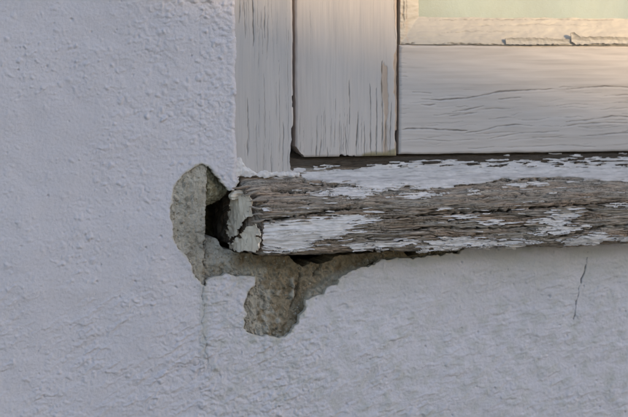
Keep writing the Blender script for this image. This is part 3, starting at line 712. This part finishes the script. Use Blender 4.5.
# paint still clinging to the sill
W = [
 [(298.6, 174.7), (325, 170.8), (364, 169), (430, 169.5), (492, 169.5), (560, 168.5), (640, 167), (640, 183), (628, 182.6), (594, 179.5), (570, 176.5), (545, 177), (504, 178), (492, 181), (453, 187), (428, 190.5), (402, 187.4), (388, 189),
  (374, 192), (367, 198.6), (351, 200.8), (340, 196.5), (326, 197.5), (314.5, 196), (315, 191), (335, 188.8), (351, 187.2), (357, 184.5), (345, 183.3), (326, 182), (306.6, 179)],
 [(255, 223), (274.7, 221), (303, 217.5), (326, 213.8), (352, 213), (375, 215), (376.7, 222.5), (358, 225.7), (361, 233.7), (335, 238.5), (319, 241.6), (316, 248), (297, 252.8), (262, 252), (255, 241.6)],
 [(253, 206.5), (265, 207.5), (268, 212), (266, 218), (253, 219.5)],
 [(340, 244), (377, 241.6), (396, 237.8), (421, 239), (419, 243), (383, 249.6), (348, 249.6)],
 [(383, 197), (408.6, 194.6), (430, 193), (446, 193), (445, 196), (430, 197), (408.6, 200), (389.5, 199.8)],
 [(362, 209.7), (383, 208.6), (382, 212.5), (364, 212.8)],
 [(447, 216.8), (470, 214), (489, 212.8), (492, 216), (470, 218.5), (453.5, 220.5)],
 [(546, 211.3), (562, 208), (581, 206), (579, 214.5), (568, 222.5), (587.5, 224.7), (592, 229.5), (573, 232), (555.6, 235.5), (527, 234.2), (533, 228.5), (546, 225.7), (530, 222.8), (533, 217.4), (550, 216.5)],
 [(428, 240), (453.5, 235), (470, 237), (482, 236.5), (510, 240), (537, 239.5), (531, 245), (500, 247), (476, 248.5), (428, 248.5), (418, 246)],
 [(556, 241), (580, 236), (607, 231.5), (614, 236.5), (640, 238), (640, 242), (600, 242.5), (565, 245)],
 [(528, 213), (533, 212), (535, 215.5), (530, 216)],
 [(498, 185.8), (520, 183.6), (549, 183), (548, 185.2), (520, 187)],
 [(600, 205), (618, 203), (640, 203), (640, 206), (612, 208)],
 [(430, 209), (450, 207.5), (466, 208.5), (448, 211.5)],
 [(480, 221), (505, 219.5), (516, 222.5), (498, 226), (484, 225)],
 [(292, 166.7), (300, 165), (306.6, 165.7), (306, 171.5), (294, 172)], [(312, 166.5), (325, 164.5), (342, 165), (338.4, 168.6), (314, 169.5)], [(328, 162), (340, 160.3), (353, 160), (351, 164), (334, 164)],
 [(352, 168.6), (380, 163), (430, 160.2), (500, 159.4), (560, 158.6), (640, 156.5), (640, 169), (560, 170), (430, 171), (360, 171)],
 [(362, 167.3), (376, 165), (389.5, 162), (421, 160), (430, 161), (444, 161.3), (457, 161), (449, 167), (430, 167), (400, 167.8), (383, 168.5)],
 [(461.5, 161.3), (490, 160), (514, 161.6), (518, 166.3), (480, 167.6), (463, 168)], [(523, 163.5), (540, 161.5), (556, 164.6), (545, 166.6), (526, 166.4)], [(569, 157.5), (578, 154.5), (584, 157), (574, 159.5)], [(581, 166), (588, 161), (606, 159), (640, 156.6), (640, 164), (600, 166)],
 [(270, 177), (290, 175.5), (300, 177), (284, 179)], [(300, 207), (312, 205), (320, 207), (306, 209.5)],
]
wfx = PX + 13.0 * fbm(Sg / 34, ws / 1.5, 3, 450) * front + 2.5 * fbm(Sg / 8, ws / 3, 3, 451); wfy = PY + 1.3 * fbm(Sg / 22, ws / 2.4, 4, 453, 0.6)
Fp = np.full(Sg.shape, -14.0)
for poly in W: Fp = np.maximum(Fp, sdf(wfx, wfy, poly))
beyond = sstep(632, 650, PX)
fn = 6 * (fbm(Sg / 60, Tg / 7, 4, 460) + 0.25 * sstep(182, 172, PY) - 0.12)
Fp = Fp * (1 - beyond) + beyond * fn
# small flecks left between the large flakes
fleck = 5.0 * (fbm(Sg / 20, ws / 1.5, 3, 465) - 0.66 + 0.20 * sstep(0.0, 0.5, fbm(Sg / 50, ws / 10, 2, 468))) * np.where((Tg < ARC_VIS - 9) & (Tg > 14), 1, 0) - np.where((Tg < ARC_VIS - 9) & (Tg > 14), 0, 5)
fleck = np.where(PX < 262, -5, fleck)
Fp = np.maximum(Fp, fleck)
# cracks that part the paint film along the grain
pc = np.clip(1 - abs(pn(Sg / 38, ws / 2.4, 470)) / 0.10, 0, 1) * sstep(-0.05, 0.35, pn(Sg / 34, ws / 8, 471)) * sstep(176, 182, PY)
Fp = Fp - 7.5 * pc * (Fp < 12)
worn = sstep(0.05, 0.45, fbm(Sg / 26, ws / 1.6, 3, 472, 0.6) + 0.15 * fbm(Sg / 60, ws / 12, 2, 474)) * sstep(182, 190, PY)
ledge_wear = sstep(0.25, 0.5, fbm(Sg / 24, Tg / 2.2, 3, 498, 0.6) + 0.45 * sstep(172, 160, PY) - 0.12 + 0.35 * sstep(420, 300, PX) * sstep(174, 166, PY)) * sstep(169.5, 166.5, PY)
Fp = Fp - 5.0 * worn - 7.0 * ledge_wear
Fp = np.minimum(Fp, np.where(Tg > ARC_VIS - 0.5, -1.0, 20))
Fp = np.minimum(Fp, (Sg - 1.0))
lowh = 1.5 * coarse * (0.45 + 0.55 * front) - 1.0
hfl = np.maximum(lowh * 0.8 + 0.9, hwd + 0.5) * 0.5 + 0.5 * (lowh * 0.8 + 1.0)
curlz = np.clip(0.5 + 1.2 * fbm(Sg / 18, Tg / 6, 2, 475), 0, 1.6)
hfl = hfl + 0.35 * fbm(Sg / 26, ws / 1.8, 3, 477) * front + curlz * 1.7 * np.exp(-np.clip(Fp, 0, 9) / 1.1) * np.maximum(front, 0.8 * sstep(169.5, 167, PY)) + 0.15
crf = 0.85 * np.clip(1 - abs(pn(Sg / 26, ws / 2.0, 480)) / 0.08, 0, 1) * sstep(0.1, 0.45, pn(Sg / 30, ws / 9, 481)) * front
hfl -= 0.6 * crf
Kp = (Fp[:-1, :-1] + Fp[1:, :-1] + Fp[:-1, 1:] + Fp[1:, 1:]) > 0
lab = np.zeros(Kp.shape, int); comps = []
for i, j in zip(*np.nonzero(Kp)):
    if lab[i, j]: continue
    c = len(comps) + 1; st = [(i, j)]; lab[i, j] = c; cells = []
    while st:
        a, b = st.pop(); cells.append((a, b))
        for p, q in ((a + 1, b), (a - 1, b), (a, b + 1), (a, b - 1)):
            if 0 <= p < Kp.shape[0] and 0 <= q < Kp.shape[1] and Kp[p, q] and not lab[p, q]:
                lab[p, q] = c; st.append((p, q))
    comps.append(cells)
gcf = np.stack([Sg, Tg, 0 * Sg], -1)
grime = np.clip(0.42 * sstep(188, 178, PY) * (0.75 + 0.6 * fbm(Sg / 30, Tg / 6, 3, 490)) + 0.5 * sstep(0.2, 0.7, fbm(Sg / 16, ws / 2.2, 3, 494)), 0, 0.8)
def flake(name, Kc):
    ii, jj = np.nonzero(Kc); i0, i1, j0, j1 = max(ii.min() - 1, 0), ii.max() + 3, max(jj.min() - 1, 0), jj.max() + 3
    s = (slice(i0, i1), slice(j0, j1)); kk = Kc[i0:i1 - 1, j0:j1 - 1]
    return sheet(name, Sg[s], Tg[s], Fp[s], sill_pos, hfl[s], 1.0, M['flake'], sill, dict(gc=gcf[s], crack=crf[s], grime=grime[s]), K=kk, flip=True)
big = sorted([c for c in range(1, len(comps) + 1) if len(comps[c - 1]) >= 140], key=lambda c: -len(comps[c - 1]))[:120]
for c in big: flake('paint_flake', lab == c)
small = Kp & ~np.isin(lab, big)
for c in range(1, len(comps) + 1):
    if len(comps[c - 1]) < 12:
        for a, b in comps[c - 1]: small[a, b] = False
tag(flake('paint_flecks', small), kind='stuff')
print('flakes', len(big), 'of', len(comps))

# paint peeling off the broken end, and a splinter above it
def end_sheet(name, poly, mat, lift, curl, seed, thick=0.6):
    gd = np.arange(-80, 44, 0.7); gz_ = np.arange(pz0 - 6, pz[4] + 6, 0.6)
    A, B = np.meshgrid(gd, gz_, indexing='ij')
    def ups(d): return xs(d) - 1.5
    PX, PY = proj(ups(A), B, A)
    f = sdf(PX + 2.6 * fbm(A / 12, B / 5, 4, seed, 0.6), PY + 2.4 * fbm(A / 12, B / 5, 4, seed + 3, 0.6), poly)
    h = lift + 2.2 * np.abs(fbm(A / 10, B / 26, 2, seed + 6)) + 0.15 * fbm(A / 4, B / 3, 2, seed + 7) + curl * np.exp(-np.clip(f, 0, 12) / 2.2) * np.clip(0.6 + fbm(A / 12, B / 8, 2, seed + 8), 0, 1.5)
    gc = np.stack([B * 0.6, A * 0.4, 0 * A + seed], -1)
    cr = 0.8 * np.clip(1 - abs(pn(A / 6, B / 14, seed + 9)) / 0.09, 0, 1) * sstep(0.1, 0.4, pn(A / 12, B / 12, seed + 10))
    return sheet(name, A, B, f, lambda a, b, hh: P(ups(a) - hh, b, a), h, thick, mat, sill, dict(gc=gc, crack=cr), back=True, flip=True)
end_sheet('peeling_paint', [(232.4, 203.5), (237, 198), (244, 196), (250, 195.7), (256.5, 199), (256, 210), (254.5, 214), (249, 220), (243.6, 228), (238, 238), (233.5, 239.5), (231, 230), (233.5, 219), (231.5, 210)], M['endpaint'], 1.8, 2.8, 500)
end_sheet('peeling_paint', [(239, 240), (244, 235), (249, 231), (254.7, 224), (261, 225), (261.5, 236), (263, 247), (260, 251), (249, 251), (240, 250.5), (232, 248.5), (234, 242.5)], M['endpaint'], 1.6, 2.4, 520)
A, B = np.meshgrid(np.arange(iu(224, 195, 3), iu(256, 195, 3), 0.6), np.arange(iw(203, 240, 3), iw(186, 240, 3), 0.5), indexing='ij'); PX, PY = proj(A, B, 3)
f = sdf(PX + fbm(A / 6, B / 4, 3, 530), PY + 0.8 * fbm(A / 6, B / 3, 3, 533), [(230.5, 194.5), (235, 191.5), (240, 190), (248, 190.5), (251, 193), (246, 195), (239, 199), (232, 200)])
h = 1.6 * np.sqrt(np.clip(f, 0, 5) / 5) + 1.8 * fbm(A / 9, B / 1.8, 3, 536) + 0.25 * (PY - 195)
sheet('splinter', A, B, f, lambda a, b, hh: P(a, b, 2 + hh), h, 9.0, M['endpaint'], sill, dict(gc=np.stack([A, B, 0 * A], -1), crack=0 * A), back=True)

for i_, (fx, fy, ln, wd_, tilt) in enumerate([(263, 200.5, 17, 1.5, 0.10), (259, 208, 12, 1.2, -0.15), (262, 221, 13, 1.3, 0.16), (246, 187.5, 18, 1.4, 0.06), (256, 193.5, 16, 1.6, 0.2), (261, 214.5, 10, 1.1, -0.08)]):
    d_ = float(np.interp(fy, [179, 187, 194, 199, 206, 215, 250], [2, 13, 24, 30.5, 34.5, 36, 34])); u0_, w0_ = inv(fx, fy, d_)
    A, B = np.meshgrid(np.linspace(0, 1, 24), np.linspace(-1, 1, 7), indexing='ij')
    def fpos(a, b, hh, u0_=u0_, w0_=w0_, d_=d_, ln=ln, wd_=wd_, tilt=tilt, i_=i_):
        sh = np.sqrt(np.clip(4 * a * (1 - a), 0, 1)) * (0.7 + 0.5 * a)
        return P(u0_ - ln * 0.75 + ln * a + 0.3 * b, w0_ + tilt * ln * (a - 0.5) + b * wd_ * sh + 0.5 * np.sin(a * 5 + i_), d_ - 1.2 - 2.0 * (1 - a) ** 2 + 1.6 * np.sqrt(1 - 0.95 * b * b) * sh + 0.5 * pn(a * 5, b * 2, 540 + i_) + hh)
    z = np.zeros_like(A)
    sheet('splinter', A, B, None, fpos, z, 1.4, M['wood'], sill, dict(gc=np.stack([A * ln + 40 * i_, B * 3 * wd_, z], -1), crack=z, darken=z), back=True)
# ------------------------------------------------------------------ unseen house behind the viewer, placed and shaped to shade the wall
nb = empty('shading_house', (6.6, -11.0, 0), 'low gabled house across the yard behind the viewer', 'house')
pm = mat_plain('shading_house_render', (0.42, 0.39, 0.34), (0.48, 0.45, 0.40), 2, 0.9, 200, 0.004)
tl = mat_plain('shading_house_roof', (0.17, 0.085, 0.06), (0.23, 0.12, 0.08), 5, 0.85, 30, 0.01)
wdm = mat_plain('shading_house_door', (0.10, 0.06, 0.035), (0.14, 0.085, 0.05), 9, 0.6, 40, 0.003)
glm = mat_plain('shading_house_pane', (0.03, 0.035, 0.04), (0.04, 0.045, 0.05), 2, 0.08, 5, 0.0)
NY = -8.0                                                # plane of the near rake edge
cu, cw = inv(440, 14, -14)
lx = cu * S + -NY * math.tan(SUN_AZ); lz = Z0 + cw * S + -NY * math.tan(SUN_EL) / math.cos(SUN_AZ)
SLP = 0.23
RX = lx - 2.2; RZ = lz + SLP * 2.2                       # ridge
hx0, hx1 = RX - 4.6, RX + 4.6
def roofz(x): return RZ - SLP * abs(x - RX)
y0, y1 = -15.5, NY - 0.35
wv = []; wt = roofz(hx0 + 0.4) - 0.16; wr = RZ - 0.16
for y in (y0, y1): wv += [[hx0 + .4, y, 0], [hx1 - .4, y, 0], [hx1 - .4, y, wt], [RX, y, wr], [hx0 + .4, y, wt]]
wq = [[0, 5, 6, 1], [1, 6, 7, 2], [2, 7, 8, 3], [3, 8, 9, 4], [4, 9, 5, 0], [5, 9, 7, 6], [0, 1, 2, 4]]
mesh_obj('wall', wv, wq, pm, nb, tris=[[9, 8, 7], [2, 3, 4]], smooth=np.zeros(9, bool))
for sx in (-1, 1):
    xe = hx0 if sx < 0 else hx1
    rv = [[RX, y0 - .35, RZ - .14], [RX, NY, RZ - .14], [xe, NY, roofz(xe) - .14], [xe, y0 - .35, roofz(xe) - .14]]
    rv += [[a, b, c + 0.14] for a, b, c in rv]
    mesh_obj('roof', rv, [[0, 1, 2, 3], [7, 6, 5, 4], [0, 4, 5, 1], [1, 5, 6, 2], [2, 6, 7, 3], [3, 7, 4, 0]], tl, nb, smooth=np.zeros(6, bool))
d = boxes('door', [(RX - 0.5, RX + 0.5, y1 - 0.03, y1 + 0.04, 0.002, 2.05)], wdm, nb)
boxes('handle', [(RX + 0.36, RX + 0.42, y1 + 0.042, y1 + 0.09, 1.0, 1.12)], glm, d)
for wx_ in (-2.6, 2.6):
    w_ = boxes('window', [(RX + wx_ - .6, RX + wx_ + .6, y1 - 0.02, y1 + 0.05, 0.95, 1.03), (RX + wx_ - .6, RX + wx_ + .6, y1 - 0.02, y1 + 0.05, 2.07, 2.15), (RX + wx_ - .6, RX + wx_ - .52, y1 - .02, y1 + .05, 1.032, 2.068),
                          (RX + wx_ + .52, RX + wx_ + .6, y1 - .02, y1 + .05, 1.032, 2.068), (RX + wx_ - .035, RX + wx_ + .035, y1 - .02, y1 + .05, 1.032, 2.068)], hb, nb)
    for s in (-1, 1):
        a, b = sorted((RX + wx_ + s * .037, RX + wx_ + s * .518)); boxes('pane', [(a, b, y1 + .005, y1 + .02, 1.034, 2.066)], glm, w_)
